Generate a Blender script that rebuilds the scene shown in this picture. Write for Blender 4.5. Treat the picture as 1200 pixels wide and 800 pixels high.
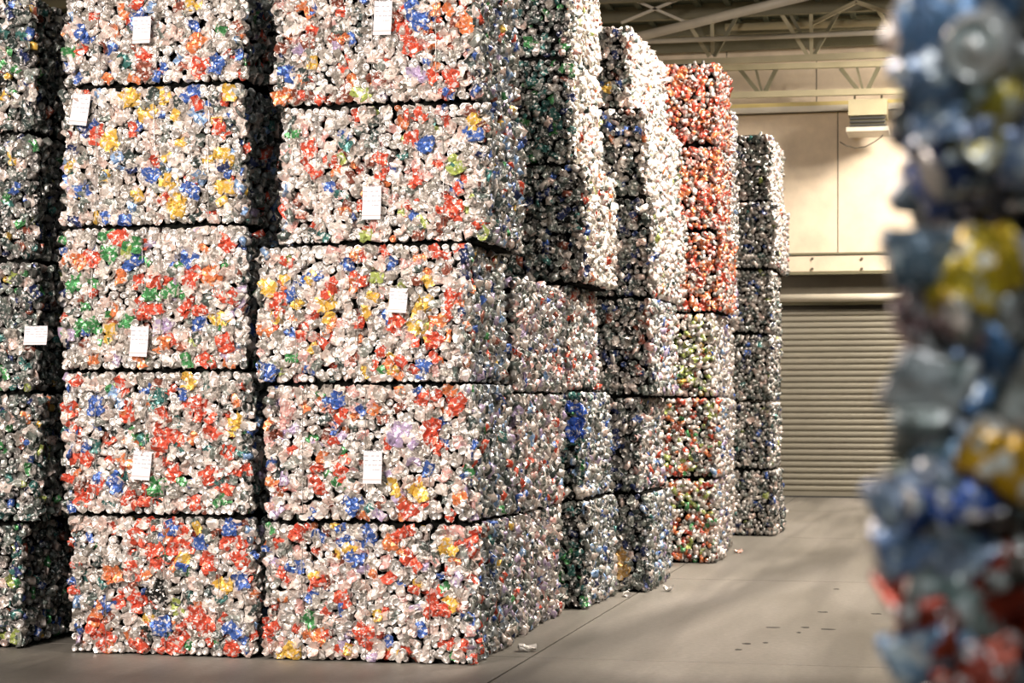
import bpy, math
import numpy as np
from mathutils import Matrix, Vector

S = bpy.context.scene
COL = S.collection
for o in list(bpy.data.objects):
    bpy.data.objects.remove(o)

# ------------------------------------------------------------------ camera
F, CX, HY, CAMZ = 2300.0, 600.0, 470.0, 1.5          # focal (px of a 1200x800 frame), centre, horizon, eye height
YAW = math.atan((1120 - CX) / F)                      # the aisle (+Y) vanishes at x = 1120
CA, SA = math.cos(YAW), math.sin(YAW)
cam_d = bpy.data.cameras.new('camera')
cam = bpy.data.objects.new('camera', cam_d)
COL.objects.link(cam)
cam.location = (0, 0, CAMZ)
cam.rotation_euler = (math.pi / 2, 0, YAW)
cam_d.sensor_width = 36
cam_d.lens = 36 * F / 1200
cam_d.shift_y = (HY - 400) / 1200
cam_d.clip_start = 0.05
cam_d.dof.use_dof = True
cam_d.dof.focus_distance = 12.4
cam_d.dof.aperture_fstop = 4.2
S.camera = cam

# ------------------------------------------------------------------ world, lights, exposure
S.view_settings.view_transform = 'Standard'
S.view_settings.look = 'None'
S.view_settings.exposure = 0.0
S.view_settings.gamma = 1.0
S.view_settings.use_curve_mapping = False
w = bpy.data.worlds.new('daylight'); S.world = w
w.use_nodes = True
w.node_tree.nodes['Background'].inputs[0].default_value = (0.62, 0.95, 0.98, 1)
w.node_tree.nodes['Background'].inputs[1].default_value = 0.22

def area(name, loc, target, sx, sy, power, color, spread=180):
    d = bpy.data.lights.new(name, 'AREA')
    d.shape = 'RECTANGLE'; d.size = sx; d.size_y = sy
    d.energy = power; d.color = color; d.spread = math.radians(spread)
    o = bpy.data.objects.new(name, d); COL.objects.link(o)
    o.location = loc
    o.rotation_euler = (Vector(target) - Vector(loc)).to_track_quat('-Z', 'Y').to_euler()
    return o
WARM = (1.0, 0.89, 0.77)
area('front_key', (-5.8, 2.2, 5.0), (-4.2, 11.0, 1.7), 2.2, 1.8, 1450, (1.0, 0.875, 0.79))  # unseen key light added inside the hall to brighten the front stacks
area('lid_highlight_fill', (1.2, -2.2, 6.4), (0.3, 2.0, 1.2), 0.8, 0.8, 75, (0.90, 0.97, 1.0), 120)  # unseen lamp added for highlights on the foreground lids
area('highbay_near', (1.8, 8.0, 6.7), (1.2, 12.0, 0.0), 1.2, 1.2, 300, WARM, 110)
area('highbay_mid', (0.3, 15.2, 6.7), (-2.2, 15.6, 4.0), 1.2, 1.2, 540, WARM, 110)
area('far_stack_fill', (0.6, 21.6, 6.7), (-1.6, 22.2, 2.6), 1.2, 1.2, 420, WARM, 120)  # unseen lamp added to brighten the farthest stack
area('door_fill', (1.3, 27.6, 6.7), (-1.2, 29.6, 2.6), 1.2, 1.2, 660, WARM, 130)  # unseen lamp added to brighten wall and floor at the door

# ------------------------------------------------------------------ pixel -> place
def raydir(px):
    t = (px - CX) / F
    return t * CA - SA, t * SA + CA                   # per unit of depth: dX, dY
def x_on(px, Y):
    a, b = raydir(px); return Y * a / b
def y_on(px, X):
    a, b = raydir(px); return X * b / a
def pt(px, py, Y):
    a, b = raydir(px); d = Y / b
    return Vector((a * d, Y, CAMZ + (HY - py) * d / F))
def floor_pt(px, py, z=0.0):
    d = F * (CAMZ - z) / (py - HY); a, b = raydir(px)
    return Vector((a * d, b * d, z))
def project(p):
    x, y, z = p
    d = -x * SA + y * CA
    return CX + F * (x * CA + y * SA) / d, HY - F * (z - CAMZ) / d

# ------------------------------------------------------------------ materials
def lin(c):
    out = []
    for v in c:
        v = v / 255.0
        out.append(v / 12.92 if v <= 0.04045 else ((v + 0.055) / 1.055) ** 2.4)
    return tuple(out)
def newmat(name):
    m = bpy.data.materials.new(name); m.use_nodes = True
    nt = m.node_tree
    return m, nt, nt.nodes['Principled BSDF']
def N(nt, typ, **kw):
    n = nt.nodes.new(typ)
    for k, v in kw.items():
        if k.startswith('_'):
            setattr(n, k[1:], v)
        else:
            n.inputs[k.replace('__', ' ')].default_value = v
    return n
def ramp(nt, fac, stops):
    r = nt.nodes.new('ShaderNodeValToRGB')
    e = r.color_ramp.elements
    while len(e) < len(stops): e.new(0.5)
    for i, (p, c) in enumerate(stops):
        e[i].position = p
        e[i].color = (*c, 1) if len(c) == 3 else c
    nt.links.new(fac, r.inputs['Fac'])
    return r
def mixc(nt, fac, a, b, mode='MIX'):
    m = nt.nodes.new('ShaderNodeMix'); m.data_type = 'RGBA'; m.blend_type = mode
    for sock, v in ((m.inputs[0], fac), (m.inputs[6], a), (m.inputs[7], b)):
        if isinstance(v, bpy.types.NodeSocket): nt.links.new(v, sock)
        elif isinstance(v, (int, float)): sock.default_value = v
        else: sock.default_value = (*v[:3], 1)
    return m.outputs[2]

def can_material(name, source, scale):
    """printed aluminium: base colour from the object or from the mesh, with blotches of bare metal and crinkles"""
    m, nt, b = newmat(name)
    tc = N(nt, 'ShaderNodeTexCoord')
    if source == 'object':
        info = N(nt, 'ShaderNodeObjectInfo'); colr = info.outputs['Color']
    else:
        at = nt.nodes.new('ShaderNodeAttribute'); at.attribute_name = 'Col'; colr = at.outputs['Color']
    nz = N(nt, 'ShaderNodeTexNoise', Scale=scale, Detail=2.0, Roughness=0.6)
    nt.links.new(tc.outputs['Object'], nz.inputs['Vector'])
    if source == 'object':
        nz.noise_dimensions = '4D'
        mm = N(nt, 'ShaderNodeMath', _operation='MULTIPLY'); mm.inputs[1].default_value = 37.0
        nt.links.new(info.outputs['Random'], mm.inputs[0]); nt.links.new(mm.outputs[0], nz.inputs['W'])
    k = ramp(nt, nz.outputs['Fac'], [(0.0, (0.0,)*3), (0.54, (0.0,)*3), (0.60, (0.8,)*3)])
    k2 = ramp(nt, nz.outputs['Fac'], [(0.32, (0.35,)*3), (0.42, (1.0,)*3)])
    c1 = mixc(nt, k.outputs[0], colr, (0.80, 0.77, 0.75))
    c2 = mixc(nt, 1.0, c1, k2.outputs[0], 'MULTIPLY')
    nt.links.new(c2, b.inputs['Base Color'])
    b.inputs['Metallic'].default_value = 0.45
    b.inputs['Roughness'].default_value = 0.34
    nb = N(nt, 'ShaderNodeTexNoise', Scale=scale * 2.2, Detail=2.0)
    nt.links.new(tc.outputs['Object'], nb.inputs['Vector'])
    bp = N(nt, 'ShaderNodeBump', Strength=0.5, Distance=0.004)
    nt.links.new(nb.outputs['Fac'], bp.inputs['Height'])
    nt.links.new(bp.outputs[0], b.inputs['Normal'])
    return m
M_CANP = can_material('printed_can', 'object', 38.0)
M_CANS = can_material('printed_can_mass', 'mesh', 38.0)
def alu_material(name, source):
    m, nt, b = newmat(name)
    if source == 'object':
        info = N(nt, 'ShaderNodeObjectInfo')
        r = ramp(nt, info.outputs['Random'], [(0.0, (0.55, 0.52, 0.50)), (0.35, (0.80, 0.76, 0.73)), (0.7, (0.90, 0.87, 0.84)), (1.0, (0.88, 0.76, 0.70))])
        nt.links.new(mixc(nt, 1.0, r.outputs[0], info.outputs['Alpha'], 'MULTIPLY'), b.inputs['Base Color'])
    else:
        at = nt.nodes.new('ShaderNodeAttribute'); at.attribute_name = 'Col'
        nt.links.new(at.outputs['Color'], b.inputs['Base Color'])
    b.inputs['Metallic'].default_value = 0.6
    b.inputs['Roughness'].default_value = 0.36
    return m
M_ALUP = alu_material('bare_aluminium', 'object')
M_ALUS = alu_material('bare_aluminium_mass', 'mesh')

m, nt, b = newmat('gap_shade_core'); M_CORE = m  # near-black, so the shade between cans is painted into the core
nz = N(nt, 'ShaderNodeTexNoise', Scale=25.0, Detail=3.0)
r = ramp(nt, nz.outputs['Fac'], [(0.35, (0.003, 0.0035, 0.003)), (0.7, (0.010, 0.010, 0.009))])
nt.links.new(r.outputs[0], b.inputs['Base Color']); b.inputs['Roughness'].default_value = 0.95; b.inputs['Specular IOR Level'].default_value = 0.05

m, nt, b = newmat('steel_wire'); M_WIRE = m
b.inputs['Base Color'].default_value = (0.30, 0.29, 0.28, 1); b.inputs['Metallic'].default_value = 0.8; b.inputs['Roughness'].default_value = 0.4

# paper tag: pale paper, grey print lines, pink rule near the foot
m, nt, b = newmat('paper_tag'); M_TAG = m
tc = N(nt, 'ShaderNodeTexCoord'); sp = N(nt, 'ShaderNodeSeparateXYZ')
nt.links.new(tc.outputs['Generated'], sp.inputs[0])
wv = N(nt, 'ShaderNodeMath', _operation='PINGPONG'); wv.inputs[1].default_value = 0.07
nt.links.new(sp.outputs['Z'], wv.inputs[0])
l1 = ramp(nt, wv.outputs[0], [(0.0, (1,)*3), (0.010, (1,)*3), (0.016, (0,)*3)])
nzt = N(nt, 'ShaderNodeTexNoise', Scale=9.0, Detail=1.0)
nt.links.new(tc.outputs['Generated'], nzt.inputs['Vector'])
l2 = ramp(nt, nzt.outputs['Fac'], [(0.5, (0,)*3), (0.52, (1,)*3)])
zone = ramp(nt, sp.outputs['Z'], [(0.40, (0,)*3), (0.42, (1,)*3)])
a1 = mixc(nt, 1.0, l1.outputs[0], l2.outputs[0], 'MULTIPLY'); a2 = mixc(nt, 1.0, a1, zone.outputs[0], 'MULTIPLY')
cc = mixc(nt, a2, (0.66, 0.64, 0.67), (0.30, 0.29, 0.33))
rule = ramp(nt, sp.outputs['Z'], [(0.0, (0,)*3), (0.10, (0,)*3), (0.105, (1,)*3), (0.13, (1,)*3), (0.135, (0,)*3)])
cc = mixc(nt, rule.outputs[0], cc, (0.75, 0.36, 0.36))
nt.links.new(cc, b.inputs['Base Color']); b.inputs['Roughness'].default_value = 0.7

# concrete floor
def concrete(name):
    m, nt, b = newmat(name)
    tc = N(nt, 'ShaderNodeTexCoord'); ge = N(nt, 'ShaderNodeNewGeometry')
    pos = ge.outputs['Position']
    n1 = N(nt, 'ShaderNodeTexNoise', Scale=0.7, Detail=6.0, Roughness=0.62)
    mp = N(nt, 'ShaderNodeMapping'); mp.inputs['Scale'].default_value = (1.6, 0.32, 1)
    mp.inputs['Rotation'].default_value = (0, 0, math.radians(-9))
    nt.links.new(pos, mp.inputs['Vector']); nt.links.new(mp.outputs[0], n1.inputs['Vector'])
    r1 = ramp(nt, n1.outputs['Fac'], [(0.28, (0.115, 0.106, 0.091)), (0.45, (0.188, 0.174, 0.150)), (0.6, (0.238, 0.219, 0.193)), (0.8, (0.31, 0.286, 0.257))])
    n2 = N(nt, 'ShaderNodeTexNoise', Scale=26.0, Detail=5.0, Roughness=0.7)
    nt.links.new(pos, n2.inputs['Vector'])
    r2 = ramp(nt, n2.outputs['Fac'], [(0.3, (0.80,)*3), (0.7, (1.12,)*3)])
    c = mixc(nt, 1.0, r1.outputs[0], r2.outputs[0], 'MULTIPLY')
    # tyre tracks: a few worn dark bands that run along the aisle
    n3 = N(nt, 'ShaderNodeTexNoise', Scale=1.0, Detail=2.0)
    m3 = N(nt, 'ShaderNodeMapping'); m3.inputs['Scale'].default_value = (2.2, 0.10, 1); m3.inputs['Rotation'].default_value = (0, 0, math.radians(-14))
    nt.links.new(pos, m3.inputs['Vector']); nt.links.new(m3.outputs[0], n3.inputs['Vector'])
    r3 = ramp(nt, n3.outputs['Fac'], [(0.38, (0.45,)*3), (0.50, (1.0,)*3)])
    c = mixc(nt, 0.45, c, r3.outputs[0], 'MULTIPLY')
    # one worn tyre lane into the aisle, one darker band before the stacks
    for A, B, half, depth in FLOOR_BANDS:
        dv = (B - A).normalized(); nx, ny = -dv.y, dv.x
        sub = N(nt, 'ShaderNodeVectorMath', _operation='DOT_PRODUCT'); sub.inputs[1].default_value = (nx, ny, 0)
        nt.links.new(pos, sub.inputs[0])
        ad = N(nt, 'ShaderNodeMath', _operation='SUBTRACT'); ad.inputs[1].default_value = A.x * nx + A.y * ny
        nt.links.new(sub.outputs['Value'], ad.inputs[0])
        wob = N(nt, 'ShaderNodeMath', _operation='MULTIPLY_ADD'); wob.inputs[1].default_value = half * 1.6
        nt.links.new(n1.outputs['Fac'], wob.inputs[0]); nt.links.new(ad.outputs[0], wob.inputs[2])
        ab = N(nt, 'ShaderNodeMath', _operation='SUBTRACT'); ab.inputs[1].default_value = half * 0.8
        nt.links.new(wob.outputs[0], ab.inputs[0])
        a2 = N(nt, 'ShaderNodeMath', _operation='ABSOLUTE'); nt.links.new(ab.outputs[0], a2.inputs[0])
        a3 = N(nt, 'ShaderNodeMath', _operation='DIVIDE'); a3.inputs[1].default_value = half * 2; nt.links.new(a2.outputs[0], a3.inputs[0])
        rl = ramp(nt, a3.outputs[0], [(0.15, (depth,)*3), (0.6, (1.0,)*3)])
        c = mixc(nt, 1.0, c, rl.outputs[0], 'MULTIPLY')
    nt.links.new(c, b.inputs['Base Color'])
    rr = ramp(nt, n1.outputs['Fac'], [(0.3, (0.42,)*3), (0.7, (0.62,)*3)])
    nt.links.new(rr.outputs[0], b.inputs['Roughness'])
    bp = N(nt, 'ShaderNodeBump', Strength=0.12, Distance=0.01)
    nt.links.new(n2.outputs['Fac'], bp.inputs['Height']); nt.links.new(bp.outputs[0], b.inputs['Normal'])
    return m
FLOOR_BANDS = [(floor_pt(640, 775), floor_pt(870, 692), 0.28, 0.62), (Vector((-8, 9.6, 0)), Vector((-3, 9.9, 0)), 0.75, 0.38)]
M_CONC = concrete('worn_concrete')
def paint(name, col, rough=0.5, metal=0.0, var=0.12, scale=2.5):
    m, nt, b = newmat(name)
    ge = N(nt, 'ShaderNodeNewGeometry')
    n1 = N(nt, 'ShaderNodeTexNoise', Scale=scale, Detail=4.0, Roughness=0.6)
    nt.links.new(ge.outputs['Position'], n1.inputs['Vector'])
    lo = tuple(v * (1 - var) for v in col); hi = tuple(min(1, v * (1 + var)) for v in col)
    r = ramp(nt, n1.outputs['Fac'], [(0.3, lo), (0.7, hi)])
    nt.links.new(r.outputs[0], b.inputs['Base Color'])
    b.inputs['Roughness'].default_value = rough; b.inputs['Metallic'].default_value = metal
    return m
M_WALL = paint('cream_wall_panel', (0.74, 0.62, 0.47), 0.6)
M_WALLD = paint('dark_joint', (0.10, 0.085, 0.06), 0.7)
M_ROOF = paint('dark_green_grey_roof_deck', (0.05, 0.062, 0.036), 0.7)
M_STEEL = paint('cream_painted_steel', (0.46, 0.405, 0.255), 0.5)
M_STEELP = paint('pale_painted_pipe', (0.60, 0.55, 0.45), 0.45)
M_STEELD = paint('olive_painted_steel', (0.17, 0.155, 0.09), 0.55)
M_YEL = paint('ochre_painted_steel', (0.55, 0.44, 0.16), 0.5)
M_SLAT = paint('galvanised_door_slat', (0.25, 0.23, 0.18), 0.42, 0.25, 0.08, 1.2)
M_RUB = paint('black_rubber', (0.03, 0.03, 0.028), 0.7)
M_CARD = paint('brown_cardboard', (0.55, 0.36, 0.20), 0.8, 0, 0.2, 30)
M_SKID = paint('dark_oil_mark', (0.03, 0.028, 0.025), 0.75)

# ------------------------------------------------------------------ mesh helpers
def mesh_from(name, V, Fc, mats=(), smooth=False, mi=None):
    me = bpy.data.meshes.new(name)
    me.from_pydata([tuple(v) for v in V], [], [tuple(int(i) for i in f) for f in Fc])
    for mm in mats: me.materials.append(mm)
    if mi is not None: me.polygons.foreach_set('material_index', np.asarray(mi, dtype=np.int32))
    if smooth: me.polygons.foreach_set('use_smooth', np.ones(len(Fc), dtype=bool))
    me.update()
    return me
def link(name, me, parent=None, loc=(0, 0, 0)):
    o = bpy.data.objects.new(name, me); COL.objects.link(o)
    o.location = loc
    if parent is not None: o.parent = parent
    return o
def empty(name, loc=(0, 0, 0), rz=0.0):
    o = bpy.data.objects.new(name, None); COL.objects.link(o)
    o.empty_display_size = 0.2
    o.location = loc; o.rotation_euler = (0, 0, rz)
    return o
def tag(o, label=None, cat=None, group=None, kind=None):
    if label: o['label'] = label
    if cat: o['category'] = cat
    if group: o['group'] = group
    if kind: o['kind'] = kind
    return o
class MB:
    def __init__(s): s.v = []; s.f = []
    def box(s, lo, hi, bev=0.0):
        x0, y0, z0 = lo; x1, y1, z1 = hi; n = len(s.v)
        s.v += [(x0, y0, z0), (x1, y0, z0), (x1, y1, z0), (x0, y1, z0), (x0, y0, z1), (x1, y0, z1), (x1, y1, z1), (x0, y1, z1)]
        s.f += [tuple(n + i for i in q) for q in ((0, 3, 2, 1), (4, 5, 6, 7), (0, 1, 5, 4), (1, 2, 6, 5), (2, 3, 7, 6), (3, 0, 4, 7))]
        return s
    def bar(s, a, b, wdt, hgt, up=(0, 0, 1)):
        a = Vector(a); b = Vector(b); d = (b - a).normalized()
        u = d.cross(Vector(up))
        if u.length < 1e-4: u = d.cross(Vector((1, 0, 0)))
        u.normalize(); v = u.cross(d).normalized(); n = len(s.v)
        for p in (a, b):
            for i, j in ((-1, -1), (1, -1), (1, 1), (-1, 1)):
                s.v.append(p + u * (i * wdt / 2) + v * (j * hgt / 2))
        s.f += [tuple(n + i for i in q) for q in ((0, 1, 2, 3), (7, 6, 5, 4), (0, 4, 5, 1), (1, 5, 6, 2), (2, 6, 7, 3), (3, 7, 4, 0))]
        return s
    def tube(s, pts, r, seg=8):
        pts = [Vector(p) for p in pts]; n0 = len(s.v)
        for i, p in enumerate(pts):
            d = (pts[min(i + 1, len(pts) - 1)] - pts[max(i - 1, 0)]).normalized()
            u = d.cross(Vector((0, 0, 1)))
            if u.length < 1e-3: u = d.cross(Vector((0, 1, 0)))
            u.normalize(); v = u.cross(d).normalized()
            for k in range(seg):
                a = 2 * math.pi * k / seg
                s.v.append(p + u * (r * math.cos(a)) + v * (r * math.sin(a)))
        for i in range(len(pts) - 1):
            for k in range(seg):
                k2 = (k + 1) % seg
                s.f.append((n0 + i * seg + k, n0 + i * seg + k2, n0 + (i + 1) * seg + k2, n0 + (i + 1) * seg + k))
        s.f.append(tuple(n0 + k for k in reversed(range(seg))))
        s.f.append(tuple(n0 + (len(pts) - 1) * seg + k for k in range(seg)))
        return s
    def build(s, name, mat, parent=None, loc=(0, 0, 0), smooth=False):
        return link(name, mesh_from(name, s.v, s.f, (mat,), smooth), parent, loc)

# ------------------------------------------------------------------ the hall
X0, X1, Y0, YW, ROOF = -13.0, 9.0, -7.0, None, 7.15
YW = floor_pt(985, 583).y                              # back wall stands where the door meets the floor
# floor: base with recessed joints, slabs of cast concrete above
fl = MB().box((X0, Y0, -0.30), (X1, YW + 0.3, -0.02)).build('floor', M_WALLD)
tag(fl, kind='structure')
jx = floor_pt(689, 729.5).x
xs = sorted([jx + 5.2 * k for k in range(-3, 4) if X0 < jx + 5.2 * k < X1] + [X0, X1])
jy = floor_pt(950, 681).y
ys = sorted([jy + 5.25 * k for k in range(-5, 5) if Y0 + 0.5 < jy + 5.25 * k < YW - 0.5] + [Y0, YW + 0.3])
g = 0.006
for i in range(len(xs) - 1):
    for j in range(len(ys) - 1):
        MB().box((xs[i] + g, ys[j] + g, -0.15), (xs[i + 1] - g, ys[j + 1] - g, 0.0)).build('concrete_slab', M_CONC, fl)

DX0, DX1, DTOP = x_on(842, YW), x_on(842, YW) + 5.2, 3.02
wb = MB()
wb.box((X0, YW, 0), (DX0, YW + 0.3, ROOF)); wb.box((DX1, YW, 0), (X1, YW + 0.3, ROOF))
wb.box((DX0, YW, DTOP - 0.04 + 0.10), (DX1, YW + 0.3, ROOF)); wb.box((DX0, YW + 0.2, 0), (DX1, YW + 0.3, DTOP + 0.1))
wall = tag(wb.build('wall_back', M_WALLD), kind='structure')
def zpx(py, px=985): return pt(px, py, YW).z
rows = [(zpx(297), zpx(132), 982, 1.85), (zpx(124), ROOF, 957, 1.40)]
for z0, z1, seam, wd in rows:
    s0 = x_on(seam, YW); k0 = math.ceil((X0 - s0) / wd); x = s0 + (k0 - 1) * wd
    while x < X1:
        a, c = max(x, X0), min(x + wd, X1)
        if c - a > 0.05:
            MB().box((a + 0.008, YW - 0.05, z0), (c - 0.008, YW, z1)).build('wall_panel', M_WALL, wall)
        x += wd
# panels left and right of the door, under the header line
x = DX1 + 0.25
while x < X1:
    MB().box((x, YW - 0.05, 0.0), (min(x + 1.84, X1), YW, zpx(299))).build('wall_panel', M_WALL, wall); x += 1.85
x = DX0 - 0.25
while x > X0:
    MB().box((max(x - 1.84, X0), YW - 0.05, 0.0), (x, YW, zpx(299))).build('wall_panel', M_WALL, wall); x -= 1.85
tag(MB().box((X0 - 0.3, Y0, 0), (X0, YW + 0.3, ROOF)).build('wall_left', M_WALL), kind='structure')
tag(MB().box((X1, Y0, 0), (X1 + 0.3, YW + 0.3, ROOF)).build('wall_right', M_WALL), kind='structure')
ceil = tag(MB().box((X0 - 0.3, Y0, ROOF), (X1 + 0.3, YW + 0.3, ROOF + 0.2)).build('ceiling', M_ROOF), kind='structure')
yy = YW - 0.35
while yy > 17:
    MB().box((X0, yy - 0.05, ROOF - 0.20), (X1, yy + 0.05, ROOF)).build('purlin', M_STEELD, ceil); yy -= 1.35
xx = X0 + 0.2
rib_me = mesh_from('deck_rib', *(lambda q: (q.v, q.f))(MB().box((-0.04, 16, ROOF - 0.05), (0.04, YW, ROOF))), (M_ROOF,))
while xx < 3:
    if xx > -7: link('deck_rib', rib_me, ceil, (xx, 0, 0))
    xx += 0.42

# roller shutter door
dr = tag(empty('door_1', ((DX0 + DX1) / 2, YW, 0)), kind='structure')
dc = (DX0 + DX1) / 2; hw = (DX1 - DX0) / 2
pitch = 0.0945; nsl = int(DTOP / pitch)
sv = []; prof = [(0.0, 0.0), (0.010, -0.018), (0.026, -0.027), (0.055, -0.027), (0.074, -0.016), (0.084, -0.002), (0.0935, 0.0)]
for sx in (-hw, hw):
    for z, y in prof: sv.append((sx, y + 0.03, z))
    sv += [(sx, 0.06, 0.0935), (sx, 0.06, 0.0)]
n_ = len(prof) + 2
sf = [(i, i + n_, (i + 1) % n_ + n_, (i + 1) % n_) for i in range(n_)] + [tuple(reversed(range(n_))), tuple(range(n_, 2 * n_))]
slat_me = mesh_from('door_slat', sv, sf, (M_SLAT,))
for k in range(nsl):
    if k == 0: continue
    link('door_slat', slat_me, dr, (0, 0.02, k * pitch))
MB().box((-hw, 0.0, 0.0), (hw, 0.09, pitch)).build('bottom_bar', M_SLAT, dr)
MB().box((-hw, -0.005, -0.004 + 0.004), (hw, 0.004, 0.025)).build('rubber_seal', M_RUB, dr)
for s_ in (-1, 1):
    MB().box((s_ * hw - 0.06, -0.08, 0), (s_ * hw + 0.06, 0.12, DTOP + 0.05)).build('guide_rail', M_STEEL, dr)
zt = zpx(349)
MB().tube([(-hw - 0.1, -0.10, zt), (hw + 0.1, -0.10, zt)], 0.062, 14).build('roller_tube', M_STEELP, dr, smooth=True)
MB().box((-hw, 0.03, DTOP - 0.02), (hw, 0.12, zpx(321))).build('dark_hood_recess', M_STEELD, dr)
hd = MB().box((-hw - 0.2, -0.14, zpx(318)), (hw + 0.2, 0.0, zpx(300))).build('header_beam', M_WALL, dr)
MB().box((-hw - 0.2, -0.16, zpx(299)), (hw + 0.2, 0.0, zpx(296.5))).build('header_flange', M_STEELD, dr)
MB().box((-hw - 0.2, -0.22, zpx(322)), (hw + 0.2, -0.02, zpx(318.5))).build('lower_flange', M_STEELD, dr)
bolt_me = mesh_from('bolt', *(lambda q: (q.v, q.f))(MB().tube([(0, 0, 0), (0, -0.02, 0)], 0.022, 6)), (M_WALLD,))
for px in (893, 952, 1010, 1068):
    for py in (303, 315):
        p = pt(px, py, YW - 0.14)
        link('bolt', bolt_me, hd, (p.x - dc, -0.14, p.z))

# wall ledge, steel trusses, pipes and box under the roof
def thing_bars(name, label, cat, Y, bars, base=None, group=None):
    """bars: (part name, (px,py), (px,py), thickness, material) lying in the plane at distance Y"""
    p0 = pt(*bars[0][1], Y)
    e = tag(empty(name, p0), label, cat, group)
    for nm, a, b_, th, mt in bars:
        A, B = pt(*a, Y) - p0, pt(*b_, Y) - p0
        MB().bar(A, B, th, th, (0, 1, 0)).build(nm, mt, e)
    return e
def ext(a, b, xa, xb):
    s_ = (b[1] - a[1]) / (b[0] - a[0])
    return (xa, a[1] + s_ * (xa - a[0])), (xb, a[1] + s_ * (xb - a[0]))
# ledge girt on the wall
e = tag(empty('wall_girt', (x_on(985, YW), YW, zpx(132))), 'long ochre steel ledge with a pale lip across the cream back wall', 'beam')
g0, g1 = x_on(700, YW) - e.location.x, x_on(1400, YW) - e.location.x
MB().box((g0, -0.42, zpx(129) - zpx(132)), (g1, -0.05, zpx(123) - zpx(132))).build('ledge', M_YEL, e)
MB().box((g0, -0.46, -0.03), (g1, -0.40, 0.055)).build('lip', M_STEELP, e)
# far joist truss against the wall
YT = YW - 1.1
c_top = ext((840, 80), (990, 76), 700, 1330); c_bot = ext((845, 112), (1040, 107), 700, 1330)
bars = [('top_chord', *c_top, 0.085, M_STEEL), ('bottom_chord', *c_bot, 0.09, M_STEEL)]
for xb in (775, 893, 1012, 1131, 1250):
    bars += [('web_strut', (xb - 27, 80), (xb - 3, 110), 0.06, M_STEELD), ('web_strut', (xb + 18, 78), (xb + 3, 109), 0.06, M_STEELD), ('web_strut', (xb - 8, 78), (xb, 109), 0.035, M_STEELD)]
thing_bars('roof_truss', 'shallow cream steel truss with V struts close to the back wall', 'truss', YT, bars)
# main truss nearer
YT2 = YW - 3.0
bars = [('bottom_chord', *ext((840, 72), (1040, 64), 640, 1330), 0.085, M_STEEL),
        ('top_chord', *ext((840, -22), (1040, -30), 640, 1330), 0.12, M_STEEL)]
for xb in (835, 951, 1067, 1183):
    bars += [('web_strut', (xb - 58, -20), (xb - 4, 66), 0.055, M_STEEL), ('web_strut', (xb - 46, -20), (xb + 3, 66), 0.045, M_STEELD),
             ('web_strut', (xb + 52, -22), (xb + 2, 66), 0.05, M_STEELD), ('web_strut', (xb - 1, -24), (xb, 64), 0.05, M_STEEL)]
thing_bars('roof_truss', 'deep steel truss with long crossing struts at top of the picture', 'truss', YT2, bars)
# rods, pipes
YT3 = YW - 4.2
thing_bars('cross_brace', 'thin pale X brace beside top of the tall whitish stack', 'brace', YT3, [
    ('brace_rod', (722, -9), (806, 27), 0.035, M_STEELP), ('brace_rod', (728, 27), (812, -8), 0.035, M_STEELP)])
thing_bars('purlin_brace', 'inverted V steel brace below the roof deck near the right post', 'brace', YT3 + 0.5, [
    ('brace_rod', (952, 28), (1004, 2), 0.05, M_STEEL), ('brace_rod', (1003, 2), (1056, 20), 0.05, M_STEEL)])
def pipe(name, label, a, b_, Ya, Yb, r, mat):
    A, B = pt(*a, Ya), pt(*b_, Yb)
    o = MB().tube([Vector((0, 0, 0)), B - A], r, 12).build(name, mat, None, A, True)
    return tag(o, label, 'pipe')
pipe('ceiling_pipe', 'thick pale pipe sloping up to the right above the orange bales', (720, 50), (1020, -23), YW - 5.2, YW - 6.2, 0.062, M_STEELP)
pipe('ceiling_pipe', 'thin grey pipe running level just above the deep truss chord', *ext((775, 48), (1060, 37), 700, 1320), YW - 3.4, YW - 3.4, 0.035, M_STEELP)
pipe('ceiling_pipe', 'pale pipe with dark couplings running level under the roof deck', *ext((850, 32), (1070, 25), 850, 1320), YW - 2.5, YW - 2.5, 0.055, M_STEEL)
e = tag(empty('hanger_post', pt(1067, 34, YW - 3.2)), 'pale double upright hanger beside the blurred foreground stack', 'post')
for px in (1062, 1072):
    p = pt(px, 34, YW - 3.2) - e.location; q = pt(px, -10, YW - 3.2) - e.location
    MB().bar(p, q, 0.055, 0.055, (0, 1, 0)).build('upright', M_STEELP, e)
p, q = pt(1059, 14, YW - 3.2) - e.location, pt(1075, 14, YW - 3.2) - e.location
MB().bar(p, q, 0.04, 0.04).build('tie_plate', M_STEELP, e)
# box with open dark underside
YB = YW - 0.9
a, c = pt(995, 138, YB), pt(1040, 118, YB)
e = tag(empty('heater_box', ((a.x + c.x) / 2, YB, a.z)), 'cream metal box with dark louvred face hung below the truss', 'heater')
hwid = (c.x - a.x) / 2; hh = c.z - a.z
MB().box((-hwid, -0.25, 0), (hwid, 0.5, hh)).build('housing', M_STEEL, e)
zl = pt(1000, 152, YB).z - a.z
MB().box((-hwid + 0.03, -0.18, zl), (hwid - 0.03, 0.45, 0)).build('louvre_box', M_STEELD, e)
for k in range(3): MB().box((-hwid + 0.02, -0.22, zl + 0.02 + k * 0.055), (hwid - 0.02, -0.18, zl + 0.045 + k * 0.055)).build('louvre', M_RUB, e)
MB().box((-hwid - 0.03, -0.28, zl - 0.06), (hwid + 0.03, 0.48, zl)).build('drip_tray', M_STEELP, e)
for s_ in (-1, 1):
    MB().bar((s_ * hwid * 0.7, 0, hh), (s_ * hwid * 0.7, 0, pt(1000, 110, YB).z - a.z), 0.03, 0.03, (0, 1, 0)).build('hanger_rod', M_STEELD, e)
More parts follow.
